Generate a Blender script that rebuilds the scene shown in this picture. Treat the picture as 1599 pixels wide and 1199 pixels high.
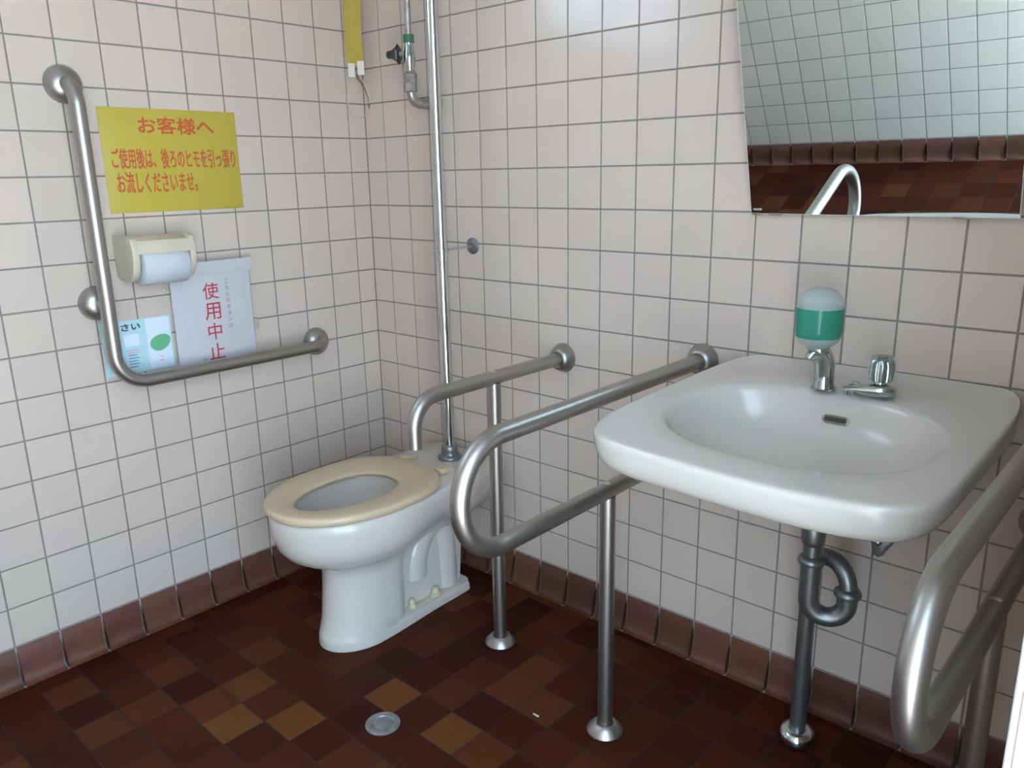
import bpy, bmesh, math, random
import numpy as np
from mathutils import Matrix, Vector
random.seed(7)
PI = math.pi
scene = bpy.context.scene
COL = scene.collection
for o in list(bpy.data.objects):
    bpy.data.objects.remove(o)

# ------------------------------------------------------------------ camera
FPX, YAW, PITCH, ROLL = 1242.49, 0.737257, -0.258220, -0.019324
CAM = Vector((2.04807, -1.60883, 1.18719))
fwd = Vector((-math.sin(YAW)*math.cos(PITCH), math.cos(YAW)*math.cos(PITCH), math.sin(PITCH)))
rgt = Vector((math.cos(YAW), math.sin(YAW), 0))
upv = rgt.cross(fwd)
r2 = math.cos(ROLL)*rgt + math.sin(ROLL)*upv
u2 = -math.sin(ROLL)*rgt + math.cos(ROLL)*upv
cam_data = bpy.data.cameras.new('camera')
cam = bpy.data.objects.new('camera', cam_data)
COL.objects.link(cam)
cam_data.sensor_fit = 'HORIZONTAL'
cam_data.sensor_width = 36
cam_data.lens = FPX/1599*36
cam_data.clip_start = 0.01
cam.matrix_world = Matrix(((r2.x, u2.x, -fwd.x, CAM.x), (r2.y, u2.y, -fwd.y, CAM.y),
                           (r2.z, u2.z, -fwd.z, CAM.z), (0, 0, 0, 1)))
scene.camera = cam

def project(P):
    d = Vector(P) - CAM
    z = d.dot(fwd)
    if z < 0.05:
        return None
    return (799.5 + FPX*d.dot(r2)/z, 599.5 - FPX*d.dot(u2)/z, z)

# ------------------------------------------------------------------ sky, daylight, exposure
world = bpy.data.worlds.new('sky')
scene.world = world
world.use_nodes = True
bg = world.node_tree.nodes['Background']
bg.inputs['Color'].default_value = (0.55, 0.785, 1.0, 1)
bg.inputs['Strength'].default_value = 3.2
sun_data = bpy.data.lights.new('sun', 'SUN')      # lights the pavement outside, does not enter the room
sun_data.energy = 32
sun_data.angle = .01
sun_data.color = (.93, .98, 1.0)
sun = bpy.data.objects.new('sun', sun_data)
COL.objects.link(sun)
sun.location = (5, 6, 8)
sun.rotation_euler = Vector((0, -.75, -.66)).to_track_quat('-Z', 'Y').to_euler()

def portal(name, loc, target, sx, sy):
    l = bpy.data.lights.new(name, 'AREA')
    l.shape = 'RECTANGLE'
    l.size, l.size_y = sx, sy
    l.cycles.is_portal = True
    o = bpy.data.objects.new(name, l)
    COL.objects.link(o)
    o.location = loc
    o.rotation_euler = (Vector(target)-Vector(loc)).to_track_quat('-Z', 'Y').to_euler()
    return o

XR, YF, ZC = 1.98, -2.04, 2.4          # right wall face, front wall face, ceiling
DY0, DY1, DZ = -.955, -2.0, 2.0       # doorway in the right wall
WY0, WY1, WZ0, WZ1 = -0.8625, -1.9625, 1.7, 2.3   # high window in the left wall
portal('doorway_daylight', (XR+.13, (DY0+DY1)/2, DZ/2), (0, (DY0+DY1)/2, DZ/2), abs(DY1-DY0), DZ)
portal('window_daylight', (-.11, (WY0+WY1)/2, (WZ0+WZ1)/2), (1, (WY0+WY1)/2, (WZ0+WZ1)/2), abs(WY1-WY0), WZ1-WZ0)

vs = scene.view_settings
vs.view_transform = 'Standard'
vs.look = 'None'
vs.gamma = 1
vs.use_curve_mapping = False
vs.exposure = 1.55
try:
    scene.cycles.max_bounces = 14
    scene.cycles.diffuse_bounces = 8
    scene.cycles.glossy_bounces = 6
    scene.cycles.transmission_bounces = 8
    scene.cycles.sample_clamp_indirect = 6
    scene.cycles.caustics_reflective = False
    scene.cycles.caustics_refractive = False
except Exception:
    pass

# ------------------------------------------------------------------ materials
def mat(name, col, rough=.5, metal=0.0, spec=.5, noise=0.0, nscale=20, bump=0.0, bscale=60, use_obj=False,
        coat=0.0, rvar=0.0, stretch=None):
    m = bpy.data.materials.new(name)
    m.use_nodes = True
    nt = m.node_tree
    b = nt.nodes['Principled BSDF']
    b.inputs['Roughness'].default_value = rough
    b.inputs['Metallic'].default_value = metal
    b.inputs['Specular IOR Level'].default_value = spec
    b.inputs['Coat Weight'].default_value = coat
    b.inputs['Coat Roughness'].default_value = .06
    c4 = (*col, 1)
    src = None
    if use_obj:
        oi = nt.nodes.new('ShaderNodeObjectInfo')
        src = oi.outputs['Color']
    else:
        b.inputs['Base Color'].default_value = c4
    tc = None
    if noise or bump or rvar:
        tc = nt.nodes.new('ShaderNodeNewGeometry').outputs['Position']
        if stretch:
            mp = nt.nodes.new('ShaderNodeMapping')
            mp.inputs['Scale'].default_value = stretch
            nt.links.new(tc, mp.inputs['Vector'])
            tc = mp.outputs['Vector']
    if noise:
        n = nt.nodes.new('ShaderNodeTexNoise')
        n.inputs['Scale'].default_value = nscale
        n.inputs['Detail'].default_value = 5
        nt.links.new(tc, n.inputs['Vector'])
        mr = nt.nodes.new('ShaderNodeMapRange')
        mr.inputs['From Min'].default_value = .25
        mr.inputs['From Max'].default_value = .75
        mr.inputs['To Min'].default_value = 1-noise
        mr.inputs['To Max'].default_value = 1+noise*.6
        nt.links.new(n.outputs['Fac'], mr.inputs['Value'])
        vm = nt.nodes.new('ShaderNodeVectorMath')
        vm.operation = 'SCALE'
        if src is not None:
            nt.links.new(src, vm.inputs[0])
        else:
            vm.inputs[0].default_value = col
        nt.links.new(mr.outputs['Result'], vm.inputs['Scale'])
        src = vm.outputs['Vector']
    if src is not None:
        nt.links.new(src, b.inputs['Base Color'])
    if rvar:
        n3 = nt.nodes.new('ShaderNodeTexNoise')
        n3.inputs['Scale'].default_value = nscale
        nt.links.new(tc, n3.inputs['Vector'])
        m3 = nt.nodes.new('ShaderNodeMapRange')
        m3.inputs['From Min'].default_value = .3
        m3.inputs['From Max'].default_value = .7
        m3.inputs['To Min'].default_value = max(.02, rough-rvar)
        m3.inputs['To Max'].default_value = rough+rvar
        nt.links.new(n3.outputs['Fac'], m3.inputs['Value'])
        nt.links.new(m3.outputs['Result'], b.inputs['Roughness'])
    if bump:
        n2 = nt.nodes.new('ShaderNodeTexNoise')
        n2.inputs['Scale'].default_value = bscale
        n2.inputs['Detail'].default_value = 3
        nt.links.new(tc, n2.inputs['Vector'])
        bp = nt.nodes.new('ShaderNodeBump')
        bp.inputs['Strength'].default_value = bump
        bp.inputs['Distance'].default_value = .002
        nt.links.new(n2.outputs['Fac'], bp.inputs['Height'])
        nt.links.new(bp.outputs['Normal'], b.inputs['Normal'])
    return m

M = {}
M['tile'] = mat('glazed_wall_tile', (.6, .55, .5), .16, use_obj=True, noise=.03, nscale=6, bump=.05, bscale=9)
M['grout'] = mat('wall_grout', (.25, .215, .19), .9, noise=.2, nscale=30)
M['floor_tile'] = mat('brown_floor_tile', (.1, .04, .02), .55, spec=.1, use_obj=True, noise=.2, nscale=28, bump=.12, bscale=90, rvar=.08)
M['floor_grout'] = mat('floor_grout', (.022, .012, .009), .85, noise=.4, nscale=25)
M['skirt_tile'] = mat('brown_skirting_tile', (.1, .04, .02), .42, spec=.3, use_obj=True, noise=.15, nscale=35, bump=.12, bscale=70, rvar=.06)
M['skirt_grout'] = mat('skirting_grout', (.33, .3, .28), .9, noise=.5, nscale=60)
M['steel'] = mat('brushed_steel', (.42, .395, .365), .4, 1)
M['weld'] = mat('weld_bead', (.75, .75, .74), .35, 1)
M['chrome'] = mat('worn_chrome', (.6, .62, .64), .12, 1, noise=.06, nscale=30)
M['tap_chrome'] = mat('tap_chrome', (.5, .56, .55), .13, 1, noise=.15, nscale=60)
M['dull_pipe'] = mat('dull_plated_pipe', (.24, .255, .26), .38, .85)
M['valve_metal'] = mat('weathered_valve_metal', (.42, .38, .35), .4, .8, noise=.3, nscale=70)
M['ceramic'] = mat('white_ceramic', (.61, .56, .51), .2, noise=.03, nscale=5, coat=.1)
M['ceramic_in'] = mat('bowl_glaze', (.55, .55, .54), .1, noise=.1, nscale=8, coat=.3)
M['stained'] = mat('stained_ceramic', (.6, .52, .4), .3, noise=.25, nscale=40)
M['cap'] = mat('aged_cream_cap', (.62, .53, .38), .4, noise=.15, nscale=60)
M['seat'] = mat('cream_seat_plastic', (.6, .465, .315), .33, noise=.06, nscale=9)
M['cream'] = mat('cream_holder_plastic', (.6, .53, .41), .35, noise=.04, nscale=10)
M['roll'] = mat('tissue_paper', (.54, .57, .6), .95, bump=.2, bscale=200)
M['core'] = mat('cardboard_core', (.35, .27, .19), .9)
M['paper'] = mat('white_paper', (.55, .54, .57), .45, noise=.03, nscale=10)
M['paper_w'] = mat('card_paper', (.7, .76, .86), .45)
M['paper_c'] = mat('cyan_card_paper', (.47, .68, .74), .45)
M['green_print'] = mat('green_print', (.14, .46, .24), .5)
M['dark_print'] = mat('dark_print', (.08, .07, .1), .6)
M['pale_print'] = mat('pale_pink_print', (.62, .36, .42), .6)
M['blue_print'] = mat('blue_print', (.2, .3, .45), .6)
M['red_print'] = mat('red_print', (.5, .03, .06), .6)
M['grey_print'] = mat('grey_print', (.25, .23, .28), .6)
M['yellow'] = mat('yellow_laminate', (.5, .4, .06), .3, noise=.04, nscale=12)
M['orange_print'] = mat('orange_print', (.52, .1, .03), .5)
M['panel'] = mat('grey_panel_plastic', (.42, .4, .375), .5)
M['black'] = mat('black_plastic', (.02, .022, .024), .4)
M['green_ring'] = mat('green_tape', (.04, .13, .07), .6)
M['cord'] = mat('frayed_cord', (.2, .13, .1), .9)
M['clear_line'] = mat('pale_nylon_line', (.5, .47, .43), .6)
M['strip'] = mat('yellow_strip', (.42, .29, .03), .55, noise=.12, nscale=60)
M['tape'] = mat('clear_tape', (.66, .63, .58), .25)
M['slot_shade'] = mat('painted_slot_shade', (.06, .05, .045), .9)  # dark colour painted in place of the shade inside the overflow slot
M['drain'] = mat('dull_drain_metal', (.36, .38, .4), .38, .85, noise=.3, nscale=60)
M['white_paint'] = mat('white_door_paint', (.85, .88, .92), .4)
M['plaster'] = mat('ceiling_board', (.5, .49, .47), .9, noise=.03, nscale=8)
M['concrete'] = mat('outside_concrete', (.35, .345, .33), .9, noise=.2, nscale=4)
M['alu'] = mat('aluminium_frame', (.55, .56, .57), .4, .9)
M['bracket'] = mat('grey_bracket', (.26, .28, .28), .4, .8, noise=.3, nscale=80)
M['screw'] = mat('screw_head', (.6, .6, .6), .3, 1)
M['overflow'] = mat('overflow_ring', (.3, .28, .25), .4, .7)
M['scrap'] = mat('white_scrap', (.8, .78, .72), .8)
M['mirror_label'] = mat('mirror_label', (.42, .4, .38), .5)

def mirror_mat():
    m = mat('mirror_silvering', (.86, .99, .99), .004, 1)
    return m
M['mirror'] = mirror_mat()
M['mirror_edge'] = mat('ground_glass_edge', (.68, .74, .72), .25)

def glass_mat(name, col, rough=.03, ior=1.3):
    m = bpy.data.materials.new(name)
    m.use_nodes = True
    b = m.node_tree.nodes['Principled BSDF']
    b.inputs['Base Color'].default_value = (*col, 1)
    b.inputs['Roughness'].default_value = rough
    b.inputs['Transmission Weight'].default_value = 1
    b.inputs['IOR'].default_value = ior
    return m

def pane_mat(name, tint, gl=.12):
    m = bpy.data.materials.new(name)
    m.use_nodes = True
    nt = m.node_tree
    nt.nodes.remove(nt.nodes['Principled BSDF'])
    tr = nt.nodes.new('ShaderNodeBsdfTransparent')
    tr.inputs['Color'].default_value = (*tint, 1)
    gg = nt.nodes.new('ShaderNodeBsdfGlossy')
    gg.inputs['Roughness'].default_value = .05
    mx = nt.nodes.new('ShaderNodeMixShader')
    mx.inputs['Fac'].default_value = gl
    nt.links.new(tr.outputs[0], mx.inputs[1])
    nt.links.new(gg.outputs[0], mx.inputs[2])
    nt.links.new(mx.outputs[0], nt.nodes['Material Output'].inputs['Surface'])
    return m
M['window_glass'] = pane_mat('window_glass', (.95, .97, .98), .08)

def milky_mat(name, col, opac):
    m = bpy.data.materials.new(name)
    m.use_nodes = True
    nt = m.node_tree
    b = nt.nodes['Principled BSDF']
    b.inputs['Base Color'].default_value = (*col, 1)
    b.inputs['Roughness'].default_value = .15
    tl = nt.nodes.new('ShaderNodeBsdfTranslucent')
    tl.inputs['Color'].default_value = (*col, 1)
    mx = nt.nodes.new('ShaderNodeMixShader')
    mx.inputs['Fac'].default_value = .5
    tr = nt.nodes.new('ShaderNodeBsdfTransparent')
    m2 = nt.nodes.new('ShaderNodeMixShader')
    m2.inputs['Fac'].default_value = opac
    nt.links.new(b.outputs[0], mx.inputs[1])
    nt.links.new(tl.outputs[0], mx.inputs[2])
    nt.links.new(tr.outputs[0], m2.inputs[1])
    nt.links.new(mx.outputs[0], m2.inputs[2])
    nt.links.new(m2.outputs[0], nt.nodes['Material Output'].inputs['Surface'])
    return m
M['bottle'] = milky_mat('milky_bottle_plastic', (.78, .86, .86), .62)
M['bottle_wet'] = milky_mat('bottle_plastic_wetted_by_soap', (.5, .8, .7), .1)
M['soap'] = milky_mat('green_liquid_soap', (.03, .42, .28), .98)
M['sleeve'] = pane_mat('clear_sleeve', (.96, .97, .98), .1)
M['knob_clear'] = glass_mat('clear_acrylic_knob', (.93, .96, .93), .06, 1.45)
M['water'] = glass_mat('bowl_water', (.75, .8, .8), .02, 1.33)

# ------------------------------------------------------------------ mesh helpers
class G:
    """a growing mesh: list of vertices and faces, world coordinates"""
    def __init__(s):
        s.v, s.f = [], []

    def add(s, vv, ff):
        n = len(s.v)
        s.v += [tuple(p) for p in vv]
        s.f += [tuple(i+n for i in q) for q in ff]
        return s

    def loft(s, rings, closed=True, cap0=False, cap1=False):
        n = len(rings[0])
        base = len(s.v)
        for r in rings:
            s.v += [tuple(p) for p in r]
        for k in range(len(rings)-1):
            for i in range(n if closed else n-1):
                j = (i+1) % n
                s.f.append((base+k*n+i, base+k*n+j, base+(k+1)*n+j, base+(k+1)*n+i))
        if cap0:
            s.f.append(tuple(base+i for i in reversed(range(n))))
        if cap1:
            e = base+(len(rings)-1)*n
            s.f.append(tuple(e+i for i in range(n)))
        return s

    def tube(s, path, r, seg=20, caps=True):
        P = [Vector(p) for p in path]
        rr = r if isinstance(r, (list, tuple)) else [r]*len(P)
        T = []
        for i in range(len(P)):
            a = P[max(i-1, 0)]
            b = P[min(i+1, len(P)-1)]
            T.append((b-a).normalized())
        nrm = T[0].orthogonal().normalized()
        rings = []
        for i, p in enumerate(P):
            if i:
                q = T[i-1].rotation_difference(T[i])
                nrm = q @ nrm
                nrm = (nrm - T[i]*nrm.dot(T[i])).normalized()
            b = T[i].cross(nrm)
            rings.append([p + rr[i]*(math.cos(2*PI*k/seg)*nrm + math.sin(2*PI*k/seg)*b) for k in range(seg)])
        return s.loft(rings, True, caps, caps)

    def lathe(s, prof, origin, axis=(0, 0, 1), seg=36, cap0=True, cap1=True):
        o, a = Vector(origin), Vector(axis).normalized()
        n = a.orthogonal().normalized()
        b = a.cross(n)
        rings = [[o + a*h + r*(math.cos(2*PI*k/seg)*n + math.sin(2*PI*k/seg)*b) for k in range(seg)] for r, h in prof]
        return s.loft(rings, True, cap0, cap1)

    def box(s, x0, x1, y0, y1, z0, z1):
        x0, x1 = min(x0, x1), max(x0, x1)
        y0, y1 = min(y0, y1), max(y0, y1)
        z0, z1 = min(z0, z1), max(z0, z1)
        vv = [(x, y, z) for z in (z0, z1) for x, y in ((x0, y0), (x1, y0), (x1, y1), (x0, y1))]
        return s.add(vv, [(3, 2, 1, 0), (4, 5, 6, 7), (0, 1, 5, 4), (1, 2, 6, 5), (2, 3, 7, 6), (3, 0, 4, 7)])

def origin_of(parent):
    o = Vector((0, 0, 0))
    while parent is not None:
        o += parent.location
        parent = parent.parent
    return o

def obj(name, g, m, parent=None, loc=None, sharp=40, bevel=0.0, bseg=2, label=None):
    org = origin_of(parent) + (Vector(loc) if loc else Vector((0, 0, 0)))
    me = bpy.data.meshes.new(name)
    me.from_pydata([tuple(Vector(p)-org) for p in g.v], [], g.f)
    me.validate()
    bm = bmesh.new()
    bm.from_mesh(me)
    bmesh.ops.recalc_face_normals(bm, faces=bm.faces)
    if bevel:
        ee = [e for e in bm.edges if len(e.link_faces) == 2 and e.calc_face_angle(0) > .6]
        bmesh.ops.bevel(bm, geom=ee, offset=bevel, segments=bseg, affect='EDGES', profile=.5, clamp_overlap=True)
    bm.to_mesh(me)
    bm.free()
    me.shade_smooth()
    me.set_sharp_from_angle(angle=math.radians(sharp))
    me.materials.append(m if not isinstance(m, str) else M[m])
    o = bpy.data.objects.new(name, me)
    COL.objects.link(o)
    if parent is not None:
        o.parent = parent
    if loc:
        o.location = loc
    if label:
        o['label'] = label
    return o

def thing(name, label, cat, loc, group=None):
    o = bpy.data.objects.new(name, None)
    o.empty_display_size = .05
    COL.objects.link(o)
    o.location = loc
    return tag(o, label, cat, group)

def tag(o, label, cat, group=None):
    o['label'] = label
    o['category'] = cat
    if group:
        o['group'] = group
    return o

def struct(o):
    o['kind'] = 'structure'
    return o

def fillet(points, radii, n=10):
    """polyline with rounded corners"""
    P = [Vector(p) for p in points]
    out = [P[0]]
    for i in range(1, len(P)-1):
        r = radii[i-1]
        a, b = (P[i-1]-P[i]).normalized(), (P[i+1]-P[i]).normalized()
        ang = a.angle(b)
        d = r/math.tan(ang/2)
        c = P[i] + (a+b).normalized()*(r/math.sin(ang/2))
        s0, s1 = P[i]+a*d-c, P[i]+b*d-c
        tot = s0.angle(s1)
        ax = s0.cross(s1).normalized()
        for k in range(n+1):
            out.append(c + Matrix.Rotation(tot*k/n, 3, ax) @ s0)
    out.append(P[-1])
    return out

# ------------------------------------------------------------------ tiles
def tile_mesh(name, b=.0016, t=.0045, half=.0486):
    """glazed tile with softly rounded front edges, unit pitch 0.1, normal +Z, front at z=0"""
    h, i = half, half-b
    v = [(-i, -i, 0), (i, -i, 0), (i, i, 0), (-i, i, 0),
         (-h, -h, -b), (h, -h, -b), (h, h, -b), (-h, h, -b),
         (-h, -h, -t), (h, -h, -t), (h, h, -t), (-h, h, -t)]
    f = [(0, 1, 2, 3)]
    for k in range(4):
        j = (k+1) % 4
        f.append((k, 4+k, 4+j, j))
        f.append((4+k, 8+k, 8+j, 4+j))
    return v, f

def custom_normals(me, tiles=1):
    side = [Vector((0, -1, 0)), Vector((1, 0, 0)), Vector((0, 1, 0)), Vector((-1, 0, 0))]
    nn = []
    for p in me.polygons:
        q = p.index % 9
        for li in p.loop_indices:
            vi = me.loops[li].vertex_index % 12
            if q == 0:
                nn.append(Vector((0, 0, 1)))
            else:
                sd = side[(q-1)//2]
                nn.append(Vector((0, 0, 1)) if vi < 4 else sd)
    return nn

TV, TF = tile_mesh('t')
TILE = bpy.data.meshes.new('wall_tile')
TILE.from_pydata(TV, [], TF)
TILE.shade_smooth()
TILE.normals_split_custom_set(custom_normals(TILE))
TILE.materials.append(M['tile'])
TV2, TF2 = tile_mesh('t', b=.0012, t=.003, half=.0488)
FTILE = bpy.data.meshes.new('floor_tile')
FTILE.from_pydata(TV2, [], TF2)
FTILE.shade_smooth()
FTILE.normals_split_custom_set(custom_normals(FTILE))
FTILE.materials.append(M['floor_tile'])

def frame_matrix(ex, ey, ez, c):
    return Matrix(((ex[0], ey[0], ez[0], c[0]), (ex[1], ey[1], ez[1], c[1]), (ex[2], ey[2], ez[2], c[2]), (0, 0, 0, 1)))

def lay_tiles(parent, name, mesh, tmpl, cells, ex, ey, ez, base, single, colour, tilt=.0016, limit=300):
    """cells: (u0,u1,v0,v1) in the wall's own u,v; point = base + ex_abs*u + ey*v"""
    items = []
    for (u0, u1, v0, v1) in cells:
        uc, vc = (u0+u1)/2, (v0+v1)/2
        P = Vector(base) + Vector(ex)*uc + Vector(ey)*vc
        mt = frame_matrix(ex, ey, ez, P) @ Matrix.Rotation(random.uniform(-tilt, tilt), 4, 'X') @ \
            Matrix.Rotation(random.uniform(-tilt, tilt), 4, 'Y') @ \
            Matrix.Diagonal(((u1-u0)/.1, (v1-v0)/.1, 1, 1))
        items.append((single(P), P, mt))
    sel = sorted([i for i in items if i[0] is not None], key=lambda i: i[0])[:limit]
    ids = set(id(i) for i in sel)
    for it in sel:
        o = bpy.data.objects.new(name, mesh)
        COL.objects.link(o)
        o.parent = parent
        o.matrix_world = it[2]
        o.color = (*colour(it[1]), 1)
    rest = [i for i in items if id(i) not in ids]
    if rest:
        V, F = [], []
        for it in rest:
            n = len(V)
            V += [tuple(it[2] @ Vector(p)) for p in tmpl[0]]
            F += [tuple(a+n for a in q) for q in tmpl[1]]
        me = bpy.data.meshes.new(name+'_field')
        me.from_pydata(V, [], F)
        me.materials.append(mesh.materials[0])
        o = bpy.data.objects.new(name+'_field', me)
        COL.objects.link(o)
        o.parent = parent
        o.color = (*colour(rest[0][1]), 1)
        o['kind'] = 'stuff'

def in_frame(P, margin=45):
    q = project(P)
    if q and -margin < q[0] < 1599+margin and -margin < q[1] < 1199+margin:
        return q[2]
    return None

def wall_colour(P):
    k = random.uniform(.97, 1.02)
    return (.615*k, .512*k*random.uniform(.99, 1.01), .445*k*random.uniform(.985, 1.015))

def edges(a, first, b, step=.1):
    """cut positions from a to b with the first joint at `first`"""
    out = [a]
    x = first
    while x < b-.004:
        if x > a+.004:
            out.append(x)
        x += step
    out.append(b)
    return out

GR = .0012   # grout lies this far behind the tile faces
ROWS = edges(.1, .2, ZC)

# left wall (plane x = 0), u runs along -y
g = G()
T = .12
g.box(-T, -GR, .12, WY0, 0, ZC); g.box(-T, -GR, WY1, YF-.12, 0, ZC)
g.box(-T, -GR, WY0, WY1, 0, WZ0); g.box(-T, -GR, WY0, WY1, WZ1, ZC)
wall_left = struct(obj('wall_left', g, 'grout'))
cells = []
UC = edges(YF, -.0625-.1*19, 0)
for a, b in zip(UC[:-1], UC[1:]):
    for c, d in zip(ROWS[:-1], ROWS[1:]):
        if WY1-.01 < (a+b)/2 < WY0+.01 and WZ0 < (c+d)/2 < WZ1:
            continue
        cells.append((a, b, c, d))
lay_tiles(wall_left, 'wall_tile', TILE, (TV, TF), cells, (0, 1, 0), (0, 0, 1), (1, 0, 0), (0, 0, 0), in_frame, wall_colour)

# back wall behind the basin and the toilet (plane y = 0)
g = G(); g.box(-.12, XR+.12, GR, T, 0, ZC)
wall_back = struct(obj('wall_back', g, 'grout'))
cells = []
UC = edges(0, .087, XR)
for a, b in zip(UC[:-1], UC[1:]):
    for c, d in zip(ROWS[:-1], ROWS[1:]):
        cells.append((a, b, c, d))
def back_sel(P):
    if P.x > 1.3 and P.x < 1.75 and P.z > 1.12:
        return None
    return in_frame(P, 20)
lay_tiles(wall_back, 'wall_tile', TILE, (TV, TF), cells, (1, 0, 0), (0, 0, 1), (0, -1, 0), (0, 0, 0), back_sel, wall_colour)

# front wall (seen in the mirror)
g = G(); g.box(-.12, XR+.12, YF-GR, YF-T, 0, ZC)
wall_front = struct(obj('wall_front', g, 'grout'))
cells = [(-b, -a, c, d) for a, b in zip(UC[:-1], UC[1:]) for c, d in zip(ROWS[:-1], ROWS[1:])]
def front_sel(P):
    return -P.x if .15 < P.x < 1.6 and P.z < 1.0 else None
lay_tiles(wall_front, 'wall_tile', TILE, (TV, TF), cells, (-1, 0, 0), (0, 0, 1), (0, 1, 0), (0, YF, 0), front_sel, wall_colour)

# right wall with the doorway the photo was taken from
g = G()
g.box(XR+GR, XR+T, 0, DY0, 0, ZC); g.box(XR+GR, XR+T, DY0, DY1, DZ, ZC); g.box(XR+GR, XR+T, DY1, YF, 0, ZC)
wall_right = struct(obj('wall_right', g, 'grout'))
cells = []
UC = edges(0, .0625, -YF)
for a, b in zip(UC[:-1], UC[1:]):
    for c, d in zip(ROWS[:-1], ROWS[1:]):
        if b > -DY0+.03 and c < DZ:
            continue
        cells.append((a, b, c, d))
lay_tiles(wall_right, 'wall_tile', TILE, (TV, TF), cells, (0, -1, 0), (0, 0, 1), (-1, 0, 0), (XR, 0, 0), lambda P: None, wall_colour)

# ceiling, outside ground
g = G(); g.box(-.12, XR+.12, T, YF-T, ZC, ZC+.1)
struct(obj('ceiling', g, 'plaster'))
g = G(); g.box(XR+T, 14, 8, -12, -.12, -.02)
tag(obj('outside_pavement', g, 'concrete'), 'grey concrete pavement outside the open doorway', 'pavement')['kind'] = 'structure'

# floor
g = G(); g.box(-.12, XR+T, T, YF-T, -.12, -.0012)
floor = struct(obj('floor', g, 'floor_grout'))
FX = edges(.024, .08, XR)
FY = edges(.024, .048, -YF-.024)
BRIGHT = {(6, 5): 2.3, (8, 5): 2.1, (8, 2): 1.5, (4, 8): 2.4, (5, 7): 2.3, (3, 7): 1.9, (1, 8): 1.45, (2, 9): 1.5, (2, 10): 1.5,
          (7, 5): .75, (5, 6): .8, (6, 4): .7, (7, 6): .8, (5, 5): .7}
def floor_colour(P):
    kx, ky = math.floor((P.x-.08)/.1), math.floor((-P.y-.048)/.1)
    k = BRIGHT.get((kx, ky))
    if k is None:
        k = random.choice([.62, .7, .75, .8, .85, .9, 1.0, 1.05, 1.2, 1.5])
    w = random.uniform(.9, 1.1)
    gz = min(max((k-.6)/1.6, 0), 1)
    return (.06*k**.95, (.0105+.0095*gz)*k*w, (.005+.0012*gz)*k*w*.9)
cells = [(a, b, -d, -c) for a, b in zip(FX[:-1], FX[1:]) for c, d in zip(FY[:-1], FY[1:])]
def floor_sel(P):
    q = in_frame(P, 60)
    if q:
        return q
    return 5+P.y if P.y < -1.3 and P.x < 1.5 else None
lay_tiles(floor, 'floor_tile', FTILE, (TV2, TF2), cells, (1, 0, 0), (0, 1, 0), (0, 0, 1), (0, 0, 0), floor_sel, floor_colour, tilt=.003)

# cove skirting: one row of brown tiles along each wall
PROF = [(-.0015, .0978), (.0008, .0978), (.002, .0965), (.0032, .05), (.004, .028), (.006, .015), (.0105, .0065), (.0175, .0022), (.0255, .0008), (.0255, -.001)]
def skirt_mesh(L=.097):
    g = G()
    n = len(PROF)
    rings = []
    for u, s in ((-L/2, .9), (-L/2+.0015, 1), (L/2-.0015, 1), (L/2, .9)):
        rings.append([(u, (p[0]-.0016*(s < 1)), p[1]-.0008*(s < 1)) for p in PROF])
    g.loft(rings, False)
    g.add(rings[0], [tuple(range(n))]); g.add(rings[-1], [tuple(reversed(range(n)))])
    me = bpy.data.meshes.new('skirting_tile')
    me.from_pydata(g.v, [], g.f)
    bm = bmesh.new(); bm.from_mesh(me)
    bmesh.ops.recalc_face_normals(bm, faces=bm.faces); bm.to_mesh(me); bm.free()
    me.shade_smooth(); me.set_sharp_from_angle(angle=math.radians(45))
    me.materials.append(M['skirt_tile'])
    return me
SK = skirt_mesh()
def skirt(name, base, eu, en, cuts, keep):
    # grout bed behind and between the tiles
    g = G()
    u0, u1 = cuts[0], cuts[-1]
    pr = [(-.002, .0998)] + [(p[0]-.0007, p[1]-.0003) for p in PROF[1:-1]] + [(.0255, -.001), (-.002, -.001)]
    rings = [[Vector(base)+Vector(eu)*u+Vector(en)*p[0]+Vector((0, 0, p[1])) for p in pr] for u in (u0, u1)]
    g.loft(rings, True, True, True)
    par = struct(obj(name, g, 'skirt_grout'))
    for a, b in zip(cuts[:-1], cuts[1:]):
        c = (a+b)/2
        P = Vector(base)+Vector(eu)*c
        o = bpy.data.objects.new('skirting_tile', SK)
        COL.objects.link(o)
        o.parent = par
        o.matrix_world = frame_matrix(eu, en, (0, 0, 1), P) @ Matrix.Diagonal(((b-a)/.1, 1, 1, 1))
        k = random.choice([.8, .9, 1, 1.1, 1.2])
        o.color = (.122*k, .047*k*random.uniform(.93, 1.1), .031*k*random.uniform(.9, 1.1), 1)
    return par
skirt('baseboard_left', (0, 0, 0), (0, 1, 0), (1, 0, 0), edges(YF, -.0625-.1*19, 0), None)
skirt('baseboard_back', (0, 0, 0), (1, 0, 0), (0, -1, 0), edges(0, .087, XR), None)
skirt('baseboard_front', (0, YF, 0), (1, 0, 0), (0, 1, 0), edges(0, .087, XR), None)
skirt('baseboard_right', (XR, 0, 0), (0, -1, 0), (-1, 0, 0), edges(0, .0625, -DY0-.04), None)

# door frame (its white post edges into the picture at the lower right)
g = G()
g.box(XR-.006, XR+T+.02, DY0-.004, DY0+.045, 0, DZ+.04)
g.box(XR-.006, XR+T+.02, DY1-.035, DY1+.004, 0, DZ+.04)
g.box(XR-.006, XR+T+.02, DY1, DY0, DZ-.004, DZ+.04)
struct(obj('door_1', g, 'white_paint', bevel=.006, bseg=3))
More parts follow.
